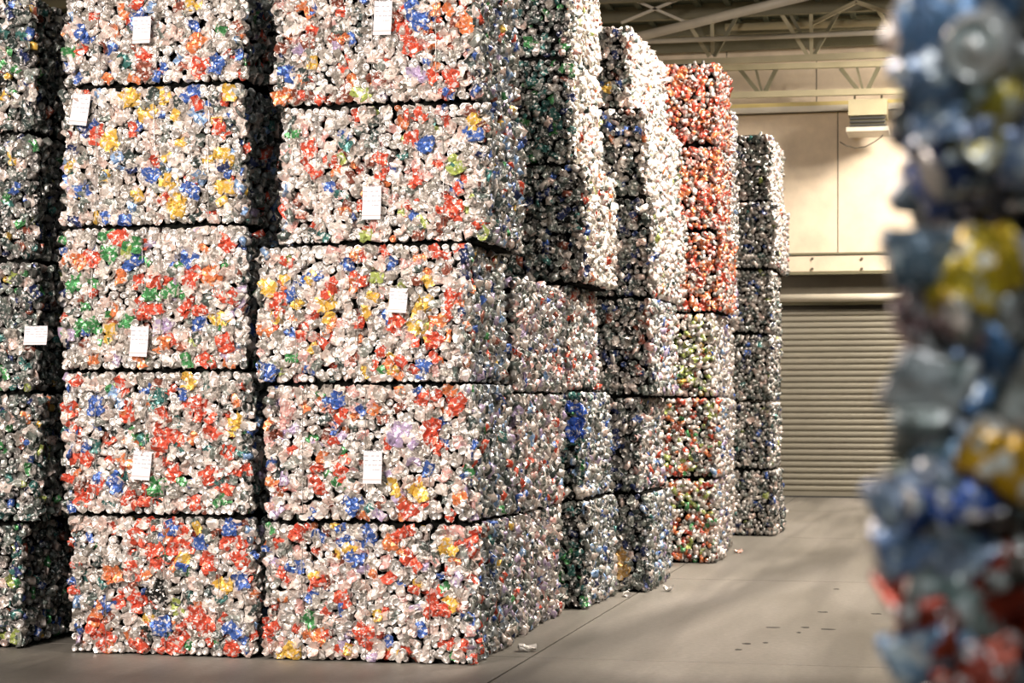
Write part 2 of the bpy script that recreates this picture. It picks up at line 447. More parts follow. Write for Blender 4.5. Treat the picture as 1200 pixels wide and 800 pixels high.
pp = [pt(x_, y_, YB) for x_, y_ in ((984, 166), (992, 171), (1003, 173.5), (1014, 172), (1025, 166), (1032, 161), (1035, 158.2))]
o = MB().tube([p_ - pp[0] for p_ in pp], 0.010, 6).build('hanging_cable', M_WALLD, None, pp[0], True)
tag(o, 'thin dark cable looping below the cream metal box', 'cable')

# ------------------------------------------------------------------ crushed can shapes
R = np.random.default_rng(11)
def tri(q):
    out = []
    for f in q:
        for k in range(1, len(f) - 1): out.append((f[0], f[k], f[k + 1]))
    return out
def puck(rng, n, hi):
    """a can squashed along its length: lid or base faces +z, pleated wall behind"""
    if hi == 2:
        prof = [(0.0, -0.0055), (0.012, -0.005), (0.0215, -0.0055), (0.0235, -0.008), (0.0248, -0.001), (0.0262, 0.0), (0.0272, -0.0025), (0.0318, -0.014), (0.029, -0.022), (0.034, -0.026), (0.028, -0.036), (0.031, -0.046)]; na = 7
    elif hi == 1:
        prof = [(0.0, -0.005), (0.0225, -0.007), (0.0255, 0.0), (0.0272, -0.004), (0.0315, -0.018), (0.029, -0.040)]; na = 4
    else:
        prof = [(0.0, -0.005), (0.0265, -0.001), (0.0310, -0.018), (0.028, -0.036)]; na = 2
    ov = rng.uniform(0.82, 1.0); ang = rng.uniform(0, 6.28)
    V = [(0, 0, prof[0][1])]; 
    for j, (r, z) in enumerate(prof[1:]):
        k = max(0, j - 2) / 4.0
        for i in range(n):
            a = 2 * math.pi * i / n
            rr = r * (1 + rng.normal(0, 0.05) * k)
            V.append((rr * math.cos(a), rr * math.sin(a) * ov, z + rng.normal(0, 0.0025) * k + 0.0035 * math.cos(2 * a + ang) * (r / 0.03)))
    Fc = []; mi = []
    for i in range(n):
        Fc.append((0, 1 + i, 1 + (i + 1) % n)); mi.append(1)
    for j in range(len(prof) - 2):
        for i in range(n):
            a0 = 1 + j * n + i; a1 = 1 + j * n + (i + 1) % n
            Fc.append((a0, a0 + n, a1 + n, a1)); mi.append(1 if j < na - 1 else 0)
    if hi == 2:                                        # pull tab
        n0 = len(V); tz = -0.002
        for x, y in ((-0.010, -0.006), (0.004, -0.007), (0.011, 0), (0.004, 0.007), (-0.010, 0.006)):
            V.append((x, y, tz)); 
        for x, y in ((-0.010, -0.006), (0.004, -0.007), (0.011, 0), (0.004, 0.007), (-0.010, 0.006)):
            V.append((x, y, tz - 0.003))
        Fc.append(tuple(n0 + i for i in range(5))); mi.append(1)
        for i in range(5): Fc.append((n0 + i, n0 + 5 + i, n0 + 5 + (i + 1) % 5, n0 + (i + 1) % 5)); mi.append(1)
    return V, Fc, mi
def flat(rng, n, mr, fold=0.0, amp=0.004):
    """a can flattened across: long axis x, broad side +z, silver ends folded in"""
    L = rng.uniform(0.088, 0.112); wd = rng.uniform(0.034, 0.043); th = rng.uniform(0.009, 0.017)
    V = []; Fc = []; mi = []
    bend = rng.uniform(-0.5, 0.5); skew = rng.uniform(-0.25, 0.25); ph = rng.uniform(0, 6.28)
    xs_ = np.linspace(-L / 2, L / 2, mr)
    for j, x in enumerate(xs_):
        e = abs(2 * x / L)
        ks = 0.80 if j in (0, mr - 1) else 1.0 - 0.10 * (1 - e) * rng.uniform(0, 2)
        for i in range(n):
            a = 2 * math.pi * i / n
            y = wd * ks * math.cos(a) + skew * x
            z = th * math.sin(a) * (1.25 if j in (0, mr - 1) else 1) + rng.normal(0, amp)
            z += 0.006 * math.sin(x * 75 + ph) + fold * abs(x) - bend * x * x * 4
            V.append((x + rng.normal(0, amp * 0.8), y + rng.normal(0, amp), z - 0.012))
    for j in range(mr - 1):
        for i in range(n):
            a0 = j * n + i; a1 = j * n + (i + 1) % n
            Fc.append((a0, a1, a1 + n, a0 + n)); mi.append(0)
    for j, rev in ((0, True), (mr - 1, False)):
        c = len(V); ring = [j * n + i for i in range(n)]
        p = np.mean([V[k] for k in ring], axis=0); p[0] += 0.010 if rev else -0.010
        V.append(tuple(p))
        for i in range(n):
            a0, a1 = ring[i], ring[(i + 1) % n]
            Fc.append((c, a1, a0) if rev else (c, a0, a1)); mi.append(1)
    return V, Fc, mi
def make_set(n_p, n_f, mr, hi, cnt, amp):
    pk = [puck(R, n_p, hi) for _ in range(cnt)]
    ft = [flat(R, n_f, mr, 0.0, amp) for _ in range(cnt)]
    fd = [flat(R, n_f, mr, R.uniform(-0.9, 0.9), amp * 1.2) for _ in range(cnt)]
    return [pk, ft, fd]
SET_FG = make_set(28, 22, 14, 2, 5, 0.0022)
SET_PART = make_set(12, 10, 5, 1, 7, 0.0036)
SET_MID = make_set(8, 7, 3, 1, 6, 0.0036)
SET_LOW = make_set(7, 6, 3, 0, 6, 0.0036)
def part_meshes(sets, smooth, tagname):
    return [[mesh_from('crushed_can', v, f, (M_CANP, M_ALUP), smooth, mi) for v, f, mi in grp] for grp in sets]
PM_FG = part_meshes(SET_FG, True, 'fg')
PM = part_meshes(SET_PART, False, 'mid')
def tri_set(sets):
    out = []
    for grp in sets:
        g_ = []
        for v, f, mi in grp:
            T = []; MI = []
            for ff, k in zip(f, mi):
                for t in tri([ff]): T.append(t); MI.append(k)
            g_.append((np.array(v, dtype=np.float32), np.array(T, dtype=np.int32), np.array(MI, dtype=np.int32)))
        out.append(g_)
    return out
T_MID, T_LOW = tri_set(SET_MID), tri_set(SET_LOW)

# ------------------------------------------------------------------ bale palettes (sRGB)
SIL = [(210, 196, 188), (230, 216, 208), (182, 174, 166), (224, 198, 188), (150, 144, 136), (240, 230, 222)]
RED, ORG, YEL, BLU, NAV, GRN, TEA, LIM, BRN, BLK, PUR, LBL, PNK = ((208, 84, 62), (222, 130, 82), (226, 184, 84), (66, 98, 170), (44, 56, 100), (72, 140, 84), (62, 112, 108), (168, 182, 100), (138, 78, 62), (26, 28, 26), (186, 168, 200), (134, 166, 208), (226, 176, 170))
GRY = [(116, 124, 118), (86, 96, 92), (148, 152, 146), (66, 78, 76)]
def pal(sil=6.0, gry=0.0, **kw):
    names = dict(red=RED, org=ORG, yel=YEL, blu=BLU, nav=NAV, grn=GRN, tea=TEA, lim=LIM, brn=BRN, blk=BLK, pur=PUR, lbl=LBL, pnk=PNK)
    cs = [(c, sil / len(SIL)) for c in SIL] + [(c, gry / len(GRY)) for c in GRY] + [(names[k], v) for k, v in kw.items()]
    c = np.array([lin(q[0]) for q in cs], dtype=np.float32); wts = np.array([q[1] for q in cs]); return c, wts / wts.sum()
P_A = [pal(6, 1, red=1.3, org=.5, blu=.35, grn=.2, yel=.15, brn=.4, tea=.2), pal(6, 1, red=1.0, org=.4, blu=.4, tea=.5, grn=.3, brn=.3),
       pal(8, .6, red=.5, org=.4, grn=.5, blu=.3, pur=.4, brn=.2), pal(8, 2, yel=.5, blu=.7, nav=.3, red=.3, lbl=.4), pal(8, 1.2, red=.7, blu=.7, org=.4, brn=.4, grn=.2, lbl=.3)]
P_B = [pal(9, .8, red=1.3, pnk=1.1, org=.5, brn=.5, blu=.5, yel=.3, pur=.5, grn=.2), pal(9, .8, red=1.2, pnk=1.4, pur=.7, blu=.4, org=.7, brn=.4, grn=.2), pal(9, 1, red=1.1, yel=.6, org=.8, pnk=.9, brn=.5, blu=.5, grn=.3, lim=.3),
       pal(9, 1, red=1.1, org=.6, pnk=.8, blu=.4, brn=.7, lim=.3, tea=.3), pal(9, 1.2, red=1.2, brn=.9, org=.7, blu=.4, pnk=.6, pur=.3)]
P_L = pal(2.2, 6, grn=.4, tea=.6, yel=.12, org=.15, blu=.3, nav=.4, brn=.3, lim=.2, blk=.6)
P_SHADED_SIDE = pal(2.6, 5.5, red=.5, blu=.6, brn=.4, yel=.1, pur=.8, lbl=.9, nav=.5, grn=.2, tea=.2)  # shade on side faces put into darker, bluish can colours
P_C = pal(4.5, 5, pnk=1.0, red=.5, pur=1.4, lbl=.4, blu=.4, brn=.3)
P_DG = pal(1.0, 4.0, grn=1.0, tea=2.8, blk=1.4, nav=.5)
P_DB = pal(2.5, 5, blu=.5, tea=.6, brn=.5, nav=.6, blk=.7)
P_DP = pal(4.5, 4, red=1.2, pnk=1.4, brn=.5, pur=.4)
P_DS = pal(3.6, 6, blu=.7, lbl=1.2, pur=.6, nav=.3, tea=.3)  # cool dim light on the lower sides put into the can colours
P_ES = pal(3.2, 4.5, blu=.5, nav=.7, brn=.4, yel=.12, blk=1.0, org=.1)
P_EN = pal(2.2, 3.0, nav=2.0, blu=1.0, blk=1.0)
P_LIT_SIDE = pal(9, 1.6, pnk=.8, org=.25, red=.2, lim=.3, brn=.3)  # bright light on the upper sides put into paler can colours
P_GO = pal(1.6, .2, org=3.2, red=2.6, brn=1.2, pnk=.9)
P_GY = pal(3.0, .8, lim=2.2, grn=.4, yel=.5, brn=.4)
P_GM = pal(3.0, .8, org=1.6, red=1.0, lim=1.2, grn=.7, brn=.5)
P_H = pal(8, 1.5, pur=1.0, lbl=.7, blu=.4)
P_F = pal(3.5, 5, tea=.3, blu=.35, nav=.3, lim=.2, blk=.6)
P_FG = pal(2.5, 6, blu=.8, lbl=.8, nav=1.4, tea=1.2, brn=.5, blk=1.0)

# colour patches that the photograph shows on the two front stacks: (px, py, colour)
def ft(c, s):
    v = [int(t) for t in s.split()]
    return [(v[i], v[i + 1], c) for i in range(0, len(v), 2)]
FEAT = (ft(RED, "161 2 233 77 96 63 229 117 257 150 110 156 157 154 107 302 140 276 161 330 189 330 226 326 262 286 168 363 187 361 219 356 240 360 268 346 268 402 241 424 "
               "150 482 142 449 224 473 191 484 198 510 205 515 252 507 264 530 84 477 96 537 128 536 206 557 245 558 91 581 100 585 150 588 171 590 227 586 262 576 185 520 235 480 104 572 "
               "164 620 210 635 184 641 189 663 156 667 282 655 264 632 166 707 229 718 241 733 121 754 213 749 196 760 275 763 161 758 140 709 170 633 200 645 247 660 110 735 "
               "505 88 469 34 406 79 527 90 482 56 484 163 490 135 531 249 522 244 445 184 488 212 364 174 366 202 327 351 387 335 420 328 511 400 529 351 464 379 505 385 "
               "402 482 490 467 511 516 505 505 537 474 401 560 373 569 474 599 480 606 514 523 395 553 474 621 481 656 462 677 353 621 451 716 514 718 430 746 422 740 404 767 401 704 318 737 507 710")
      + ft(ORG, "228 49 147 10 88 309 140 323 247 323 191 403 131 674 117 726 505 8 546 22 329 114 511 381 537 583 457 635 371 747 546 35")
      + ft(YEL, "228 7 154 119 192 115 175 131 268 103 129 165 264 184 262 217 201 215 206 245 257 374 128 390 220 445 276 498 212 655 264 691 370 71 557 148 315 334 499 356 492 358 382 355 488 383 492 572 460 572 404 644 521 641 338 765 346 764 532 704 186 108 209 232")
      + ft(BLU, "96 40 131 58 250 77 226 103 224 224 175 203 98 224 159 305 221 305 231 379 112 472 138 572 114 558 196 620 233 634 271 614 282 679 124 711 189 733 269 737 490 26 338 82 484 2 499 165 554 157 389 217 341 341 317 439 495 433 392 470 502 553 416 592 430 628 418 656 345 662 160 20 241 125")
      + ft(GRN, "130 298 156 290 88 333 180 342 205 344 93 382 112 381 150 375 215 424 184 571 347 159 362 723 262 578")
      + ft(TEA, "184 466 112 524 409 171 439 595 150 75") + ft(LIM, "224 396 206 714 424 107 535 193 150 292")
      + ft(BRN, "168 84 133 379 329 56 364 49") + ft(BLK, "187 698 183 690") + ft((52, 92, 190), "670 478 676 486 682 494 672 500 680 506 674 510 684 484") + ft((206, 166, 104), "728 654 729 663 727 670") + ft(LBL, "234 137 135 466") + ft(PUR, "467 512 490 90 470 505 191 382") + ft(PNK, "389 293 335 482 345 478"))
# what the blurred foreground stack shows
FGMAP = [(1140, 55, (236, 226, 220)), (1150, 130, (176, 158, 60)), (1120, 110, (150, 150, 110)), (1060, 60, (150, 160, 185)), (1075, 30, BRN), (1090, 15, LBL), (1165, 175, (150, 160, 190)), (1100, 170, NAV), (1170, 60, (210, 205, 205)),
         (1055, 130, (130, 150, 180)), (1150, 300, (214, 176, 40)), (1130, 265, BLU), (1085, 265, (120, 135, 150)), (1185, 245, (210, 205, 200)), (1095, 365, (170, 130, 130)), (1180, 330, (190, 180, 175)), (1165, 390, LBL), (1140, 375, (150, 150, 140)),
         (1060, 440, (220, 215, 215)), (1045, 490, (170, 160, 130)), (1100, 480, (120, 140, 145)), (1140, 430, (110, 150, 200)), (1175, 520, (240, 170, 40)), (1190, 555, (225, 170, 30)), (1150, 510, (160, 190, 220)), (1090, 550, (110, 125, 120)),
         (1130, 590, (70, 100, 170)), (1040, 630, (140, 160, 200)), (1095, 635, (190, 195, 215)), (1165, 640, (90, 75, 62)), (1080, 675, (190, 140, 50)), (1075, 715, (176, 60, 30)), (1180, 690, (196, 60, 24)), (1120, 705, (150, 160, 155)),
         (1165, 720, (190, 60, 26)), (1105, 765, (170, 62, 34)), (1140, 760, (176, 66, 36)), (1040, 755, (150, 175, 205)), (1070, 770, (190, 185, 150)), (1180, 770, (40, 80, 100)), (1120, 795, (130, 145, 100))]
FGC = np.array([(a, b_) for a, b_, _ in FGMAP], dtype=float); FGL = [lin(c) for _, _, c in FGMAP]
FEATP = np.array([(a, b_) for a, b_, _ in FEAT], dtype=float); FEATL = [lin(c) for _, _, c in FEAT]

# ------------------------------------------------------------------ bales
def frame_rot(nrm, up, rng, tilt, spin):
    n_ = np.array(nrm, float) + rng.normal(0, tilt, 3); n_ /= np.linalg.norm(n_)
    t = np.cross(up, n_); t /= (np.linalg.norm(t) + 1e-9); s_ = np.cross(n_, t)
    c, s2 = math.cos(spin), math.sin(spin)
    return np.stack([t * c + s_ * s2, -t * s2 + s_ * c, n_], axis=1)
def EXT(cfg, kind, var, Rm):
    lo, hi = 1.0, -1.0
    for st in ((SET_FG,) if cfg.get('fg') else (SET_PART,)) + (T_LOW if cfg.get('low') else T_MID,):
        v = np.asarray(st[kind][var % len(st[kind])][0]) @ Rm[2]
        lo = min(lo, v.min()); hi = max(hi, v.max())
    return lo, hi
CORE_IN = 0.065
def bale(name, loc, rz, wx, dy, h, cfg):
    """a bale of crushed cans standing on `loc` (centre of its base); its own axes are x right, y away, z up"""
    rng = np.random.default_rng(cfg['seed'])
    root = empty(name, loc, rz)
    tag(root, cfg['label'], 'bale', cfg['group'])
    c = CORE_IN
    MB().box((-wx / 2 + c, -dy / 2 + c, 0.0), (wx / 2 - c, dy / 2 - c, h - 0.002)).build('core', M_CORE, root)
    cr, sr = math.cos(rz), math.sin(rz)
    def world(p): return (loc[0] + p[0] * cr - p[1] * sr, loc[1] + p[0] * sr + p[1] * cr, loc[2] + p[2])
    items = []                                         # pos, rot, scale, kind, variant, colour, all-over colour, size key
    faces = cfg['faces']
    for fc_ in faces:
        fname, sp, pal_, tint = fc_[:4]; face_tone = fc_[4] if len(fc_) > 4 else 1.0
        palc, palw = pal_
        if fname == 'front': U, n_, o = wx, (0, -1, 0), lambda u, d: (u, -dy / 2 + d)
        elif fname == 'right': U, n_, o = dy, (1, 0, 0), lambda u, d: (wx / 2 - d, u)
        elif fname == 'left': U, n_, o = dy, (-1, 0, 0), lambda u, d: (-wx / 2 + d, u)
        else: U, n_, o = wx, (0, 0, 1), None
        Vv = h if fname != 'top' else dy
        rows_ = max(2, int(round((Vv - 0.03) / (sp * 0.86)))); cols = max(2, int(round(U / sp)))
        ph = rng.uniform(0, 6.28, 4)
        for j in range(rows_):
            for i in range(cols):
                u = -U / 2 + (i + 0.5 + (0.25 if j % 2 else -0.25)) * U / cols + rng.normal(0, sp * 0.22)
                v = 0.014 + (j + 0.5) * (Vv - 0.028) / rows_ + rng.normal(0, sp * 0.18)
                u = min(max(u, -U / 2 + 0.012), U / 2 - 0.012); v = min(max(v, 0.018), Vv - 0.018)
                ed = min(v, Vv - v)
                d = 0.010 + 0.012 * math.sin(u * 5 + ph[0]) * math.sin(v * 6 + ph[1]) + rng.normal(0, 0.006) + rng.exponential(0.006)
                d += max(0, 0.030 - ed) * 0.5 + max(0, 0.035 - (U / 2 - abs(u))) * 0.5
                kind = int(rng.choice(3, p=cfg.get('mix', (0.50, 0.28, 0.22))))
                col = palc[rng.choice(len(palc), p=palw)] * rng.uniform(0.8, 1.1) * (0.45 if kind == 0 and rng.random() < 0.6 else 1.0)  # many lid cans get darkened walls: painted shade around the lids
                tl = 0.20 if kind == 0 else 0.30
                sc = rng.uniform(0.74, 0.98) * (1.0 if kind == 0 else 0.9)
                nn = np.array(n_, float)
                if fname != 'front' and rng.random() < 0.7 and fname != 'top':
                    nn = nn + np.array([0, 1, 0]) * (rng.choice([-1, 1]) * rng.uniform(0.8, 3.0)) if fname in ('right', 'left') else nn
                if fname == 'top':
                    pos = np.array([u, v - dy / 2, h - max(0.012, d)]); up = np.array([0, 1.0, 0])
                else:
                    x, y = o(u, d); pos = np.array([x, y, v]); up = np.array([0, 0, 1.0])
                    if ed < 0.06: tl *= 0.5
                big = 0.0
                if fname == 'front' and cfg.get('feat'):
                    q = project(world(pos)); dd = np.hypot(FEATP[:, 0] - q[0], FEATP[:, 1] - q[1]); k = int(dd.argmin())
                    if dd[k] < 6.8:
                        col = np.array(FEATL[k]) * rng.uniform(0.9, 1.1); kind = 1 if rng.random() < 0.75 else 2; tl = 0.10; big = 1.0; sc = rng.uniform(0.85, 1.05)
                        pos[1] -= 0.010
                if fname in ('front', 'left') and cfg.get('fg'):
                    q = project(world(pos)); dd = np.hypot(FGC[:, 0] - q[0], FGC[:, 1] - q[1]); k = int(dd.argmin())
                    if dd[k] < 60:
                        col = np.array(FGL[k]) * rng.uniform(0.30, 0.85)
                        if rng.random() < 0.5: kind = int(rng.choice([1, 2]))
                Rm = frame_rot(nn, up, rng, tl, rng.uniform(0, 6.28))
                var = int(rng.integers(0, 1000)); lo_, hi_ = EXT(cfg, kind, var, Rm)
                if fname != 'top':
                    if pos[2] + lo_ * sc < 0.003: pos[2] = 0.003 - lo_ * sc
                    if pos[2] + hi_ * sc > h - 0.003: pos[2] = h - 0.003 - hi_ * sc
                items.append((pos, Rm, sc, kind, var, col, rng.random() < tint, face_tone, (2.0 if fname == cfg.get('partface', 'front') else 0) + big * 0.6 + sc * (0.25 if kind == 0 else 0.55) * 0.5))
    for it in cfg.get('extra', ()):
        lo_, hi_ = EXT(cfg, it[3], it[4], it[1])
        it[0][2] = min(max(it[0][2], 0.003 - lo_ * it[2]), h - 0.003 - hi_ * it[2]); items.append(it)
    # the ones that show largest are parts of their own
    order = sorted(range(len(items)), key=lambda k: -items[k][8])
    npart = cfg.get('parts', 0)
    chosen = order[:npart]; rest = order[npart:]
    lib = PM_FG if cfg.get('fg') else PM
    for k in chosen:
        pos, Rm, sc, kind, var, col, allc, face_tone, _ = items[k]
        grp = lib[kind]
        ob = bpy.data.objects.new('crushed_can', grp[var % len(grp)]); COL.objects.link(ob)
        ob.parent = root; ob.location = pos
        ob.rotation_euler = Matrix(Rm.tolist()).to_euler(); ob.scale = (sc, sc, sc)
        ob.color = (*[float(min(1, t)) for t in col], float(np.mean(face_tone)))
    if rest:
        T = T_LOW if cfg.get('low') else T_MID
        Vs, Fs, Ms, Cs = [], [], [], []; nv = 0
        for k in rest:
            pos, Rm, sc, kind, var, col, allc, face_tone, _ = items[k]
            v, f, mi = T[kind][var % len(T[kind])]
            Vs.append((v * sc) @ Rm.T.astype(np.float32) + pos.astype(np.float32)); Fs.append(f + nv); nv += len(v)
            al = np.array([.84, .80, .77]) * (0.55 + 0.5 * ((var * 7919) % 100) / 100) * np.asarray(face_tone)
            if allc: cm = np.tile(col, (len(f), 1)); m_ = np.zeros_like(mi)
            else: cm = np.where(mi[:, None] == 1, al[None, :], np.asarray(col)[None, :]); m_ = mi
            Cs.append(cm); Ms.append(m_)
        V = np.concatenate(Vs).astype(np.float32); Fa = np.concatenate(Fs).astype(np.int32); Mi = np.concatenate(Ms); Cc = np.clip(np.concatenate(Cs), 0, 1)
        me = bpy.data.meshes.new('packed_cans')
        me.vertices.add(len(V)); me.vertices.foreach_set('co', V.ravel())
        me.loops.add(Fa.size); me.loops.foreach_set('vertex_index', Fa.ravel())
        me.polygons.add(len(Fa)); me.polygons.foreach_set('loop_start', np.arange(0, Fa.size, 3, dtype=np.int32))
        me.materials.append(M_CANS); me.materials.append(M_ALUS)
        me.polygons.foreach_set('material_index', Mi.astype(np.int32))
        at = me.attributes.new('Col', 'FLOAT_COLOR', 'FACE')
        at.data.foreach_set('color', np.concatenate([Cc, np.ones((len(Cc), 1))], axis=1).astype(np.float32).ravel())
        me.update(); me.validate()
        ob = link('packed_cans', me, root); ob['kind'] = 'stuff'
    for wx_ in cfg.get('wires', ()):
        pts = [(wx_ + rng.normal(0, 0.002), -dy / 2 - 0.004 + (0.035 if zz in (0.01, h - 0.01) else 0) + rng.normal(0, 0.002), zz) for zz in [0.01] + list(np.linspace(0.06, h - 0.06, 6)) + [h - 0.01]]
        MB().tube(pts, 0.0024, 5).build('baling_wire', M_WIRE, root)
    for (px, py, pw, ph_, lean) in cfg.get('tags', ()):
        # find the place on the front face
        fY = loc[1] - dy / 2
        p = pt(px, py, fY); hw_ = pw / 2 * p.y / F / CA; hh_ = ph_ / 2 * p.y / F
        lx = p.x - loc[0]; lz = p.z - loc[2]
        q = MB(); n0 = 0; K = 6
        for k in range(K):                             # a sheet of paper hanging a little proud, curled at its foot
            t = k / (K - 1); zz = hh_ - 2 * hh_ * t; yy_ = -0.020 - 0.018 * t * t
            for sx in (-1, 1): q.v.append((sx * hw_, yy_, zz)); 
        for k in range(K - 1): q.f.append((2 * k, 2 * k + 2, 2 * k + 3, 2 * k + 1))
        nn0 = len(q.v)
        q.v += [(x, y + 0.0015, z) for x, y, z in q.v]; q.f += [tuple(nn0 + i for i in reversed(f)) for f in list(q.f)]
        ob = q.build('paper_tag', M_TAG, root, (lx, -dy / 2, lz)); ob['label'] = 'white printed paper tag'
        ob.rotation_euler = (0, lean, 0)
        MB().tube([(0, -0.018, hh_ - 0.008), (0.002, -0.012, hh_ + 0.03), (0, 0.02, hh_ + 0.034)], 0.0013, 4).build('tag_tie', M_WIRE, ob)
    return root

def stack(key, Yf, dpt, seams, spans, cfgs, ref):
    """spans: px of the front face's left and right edges for each level; seams: heights in metres"""
    for k, (sp_, cf) in enumerate(zip(spans, cfgs)):
        xl, xr = sp_[0], sp_[1]
        yf = Yf + (sp_[2] if len(sp_) > 2 else 0.0); dp = sp_[3] if len(sp_) > 3 else dpt
        Xl, Xr = x_on(xl, yf), x_on(xr, yf)
        h = seams[k + 1] - seams[k]
        rz = cf.pop('rz', 0.0)
        cf['seed'] = hash((key, k)) % 1000 if False else (sum(map(ord, key)) * 31 + k * 7 + 3)
        bale('can_bale', ((Xl + Xr) / 2, yf + dp / 2, seams[k]), rz, Xr - Xl, dp, h, cf)
def seamz(px, pys, Yf): return [max(0.0, pt(px, y, Yf).z) for y in pys]
ORD = ['bottom', 'second', 'third', 'fourth', 'fifth', 'top']

# A: second stack from the left
YA = floor_pt(190, 768.5).y; sA = seamz(190, [768.5, 604, 434, 264, 98, -68], YA); sA[0] = 0
GA = 'can bales in the stack second from left'
labA = ['bottom bale, full of red cans, in the second stack from left', 'red speckled bale with white tag, second from floor, in second stack from left',
        'bale with green and orange cans, third from floor, in second stack from left', 'bale with yellow cans and leaning tag at its upper left corner, second stack from left',
        'uppermost bale of the second stack from left, tag near its top']
tgA = [[], [(168, 545, 24, 36, 0.06)], [(165, 400, 23, 38, 0.04)], [(96, 129, 23, 40, 0.12)], [(168, 36, 23, 34, 0.0)]]
stack('A', YA, 1.05, sA, [(83, 298), (74, 292, .01), (71, 287, .0), (73, 284, .02), (75, 287, .01)],
      [dict(label=labA[k], group=GA, faces=[('front', .044, P_A[k], .1), ('right', .06, P_SHADED_SIDE, .1, (.40, .45, .47)), ('left', .07, P_SHADED_SIDE, .1, .6)], feat=True, parts=300, wires=(-.38, -.06, .06, .40) if k in (1, 2) else (-.35, 0.02, .36), tags=tgA[k]) for k in range(5)], None)
# L: leftmost stack, cut by the picture edge
YL = floor_pt(20, 760).y; sL = seamz(20, [760, 612, 460, 305, 155, -6], YL); sL[0] = 0
labL = ['bottom', 'second from floor', 'third up, white tag,', 'fourth from floor', 'uppermost']
stack('L', YL, 1.05, sL, [(-190, 24), (-195, 46), (-190, 42), (-195, 40), (-190, 38)],
      [dict(label=f'dark green-grey bale, {labL[k]} in the stack at the left picture edge', group='can bales in the leftmost stack',
            faces=[('front', .045, P_L, .5, .42), ('right', .055, P_L, .25, .4)], parts=190, wires=(.3,), tags=[(44, 393, 31, 24, 0.0)] if k == 2 else []) for k in range(5)], None)
# B: front stack at the aisle corner
YB_ = floor_pt(435, 776.5).y; sB = seamz(435, [776.5, 612, 449, 285, 121, -45], YB_); sB[0] = 0
GB = 'can bales in the front corner stack'
labB = ['bottom', 'second from floor, bright white tag,', 'third from floor, jutting left, torn tag,', 'fourth from floor, tag at lower middle,', 'uppermost, tag at its top edge,']
tgB = [[], [(438, 547, 23, 40, 0.0)], [(468, 352, 22, 30, 0.06)], [(437, 238, 23, 41, 0.0)], [(450, 22, 22, 42, 0.02)]]
stack('B', YB_, 0.98, sB, [(310, 558), (312, 556, .0), (302, 549, .0), (330, 570, .02, 1.0), (321, 562, .02, 1.0)],
      [dict(label=f'pinkish silver bale, {labB[k]} in the front corner stack', group=GB,
            faces=[('front', .044, P_B[k], .1), ('right', .046, P_SHADED_SIDE, .15, (.52, .58, .64)), ('left', .07, P_SHADED_SIDE, .1, .6)], feat=True, parts=300, wires=(-.4, -.02, .36), tags=tgB[k]) for k in range(5)], None)
# C: three bales right behind the front corner stack
YC = floor_pt(605, 751).y; sC = seamz(605, [751, 604, 460, 322], YC); sC[0] = 0
stack('C', YC + .02, 1.5, sC, [(330, 603), (330, 606), (330, 607)],
      [dict(label=f'{q} of three pale pinkish grey bales directly behind the front corner stack', group='three-high stack of can bales',
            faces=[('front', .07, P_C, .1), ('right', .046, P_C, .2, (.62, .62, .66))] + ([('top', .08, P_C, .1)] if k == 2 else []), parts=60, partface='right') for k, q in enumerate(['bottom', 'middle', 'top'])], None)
# D
YD = floor_pt(676, 714).y; sD = seamz(676, [714, 586, 458, 332, 192, 66, -60], YD); sD[0] = 0
palD = [(P_DG, P_DS), (P_DG, P_DS), (P_DP, P_DP), (P_DB, P_LIT_SIDE), (P_DG, P_LIT_SIDE), (P_DG, P_LIT_SIDE)]
labD = ['bottom bale under the one with a blue patch, green-topped stack', 'dark bale with a bright blue patch, second from floor in green-topped stack', 'pinkish red bale below the dark overhanging ones in green-topped stack',
        'dark teal bale with overhanging bottom edge, fourth up in green-topped stack', 'dark green bale, fifth up, with pale sunlit side, in green-topped stack', 'uppermost dark green bale of the green-topped stack, touching the picture top']
stack('D', YD, 1.15, sD, [(520, 690), (520, 683), (520, 668), (500, 688, -.05, 1.2), (500, 672, .0), (500, 670, .0)],
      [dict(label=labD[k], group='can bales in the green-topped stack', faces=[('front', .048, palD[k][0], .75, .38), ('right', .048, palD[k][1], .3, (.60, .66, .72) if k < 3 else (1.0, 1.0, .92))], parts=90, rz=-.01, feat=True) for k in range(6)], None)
# E
YE = floor_pt(745, 694).y; sE = seamz(745, [694, 578, 464, 348, 230, 125, 27], YE); sE[0] = 0
palE = [(P_EN, P_DS), (P_EN, P_C), (P_ES, P_C), (P_ES, P_LIT_SIDE), (P_ES, P_LIT_SIDE), (P_ES, P_LIT_SIDE)]
labE = ['bottom navy blue bale with a tan cardboard scrap, in the stack left of orange bales', 'navy bale with deep shadow, second from floor, left of orange stack', 'dark silver bale third from floor, left of the yellow green bale',
        'fourth bale up with bright white side, left of the orange bales', 'fifth bale up with widest bright white side, left of the orange bales', 'topmost ragged whitish bale left of the orange top bale']
stack('E', YE, 1.3, sE, [(600, 760), (600, 750), (600, 766), (590, 768, 0, 1.7), (590, 757, 0, 2.0), (580, 740, .05, 1.9)],
      [dict(label=labE[k], group='can bales in the bright-sided stack', faces=[('front', .050, palE[k][0], .6, .5), ('right', .050, palE[k][1], .4, (.58, .63, .70) if k < 3 else 1.0)] + ([('top', .06, P_LIT_SIDE, .2)] if k == 5 else []), parts=80, feat=True, rz=.008 * (-1) ** k) for k in range(6)], None)
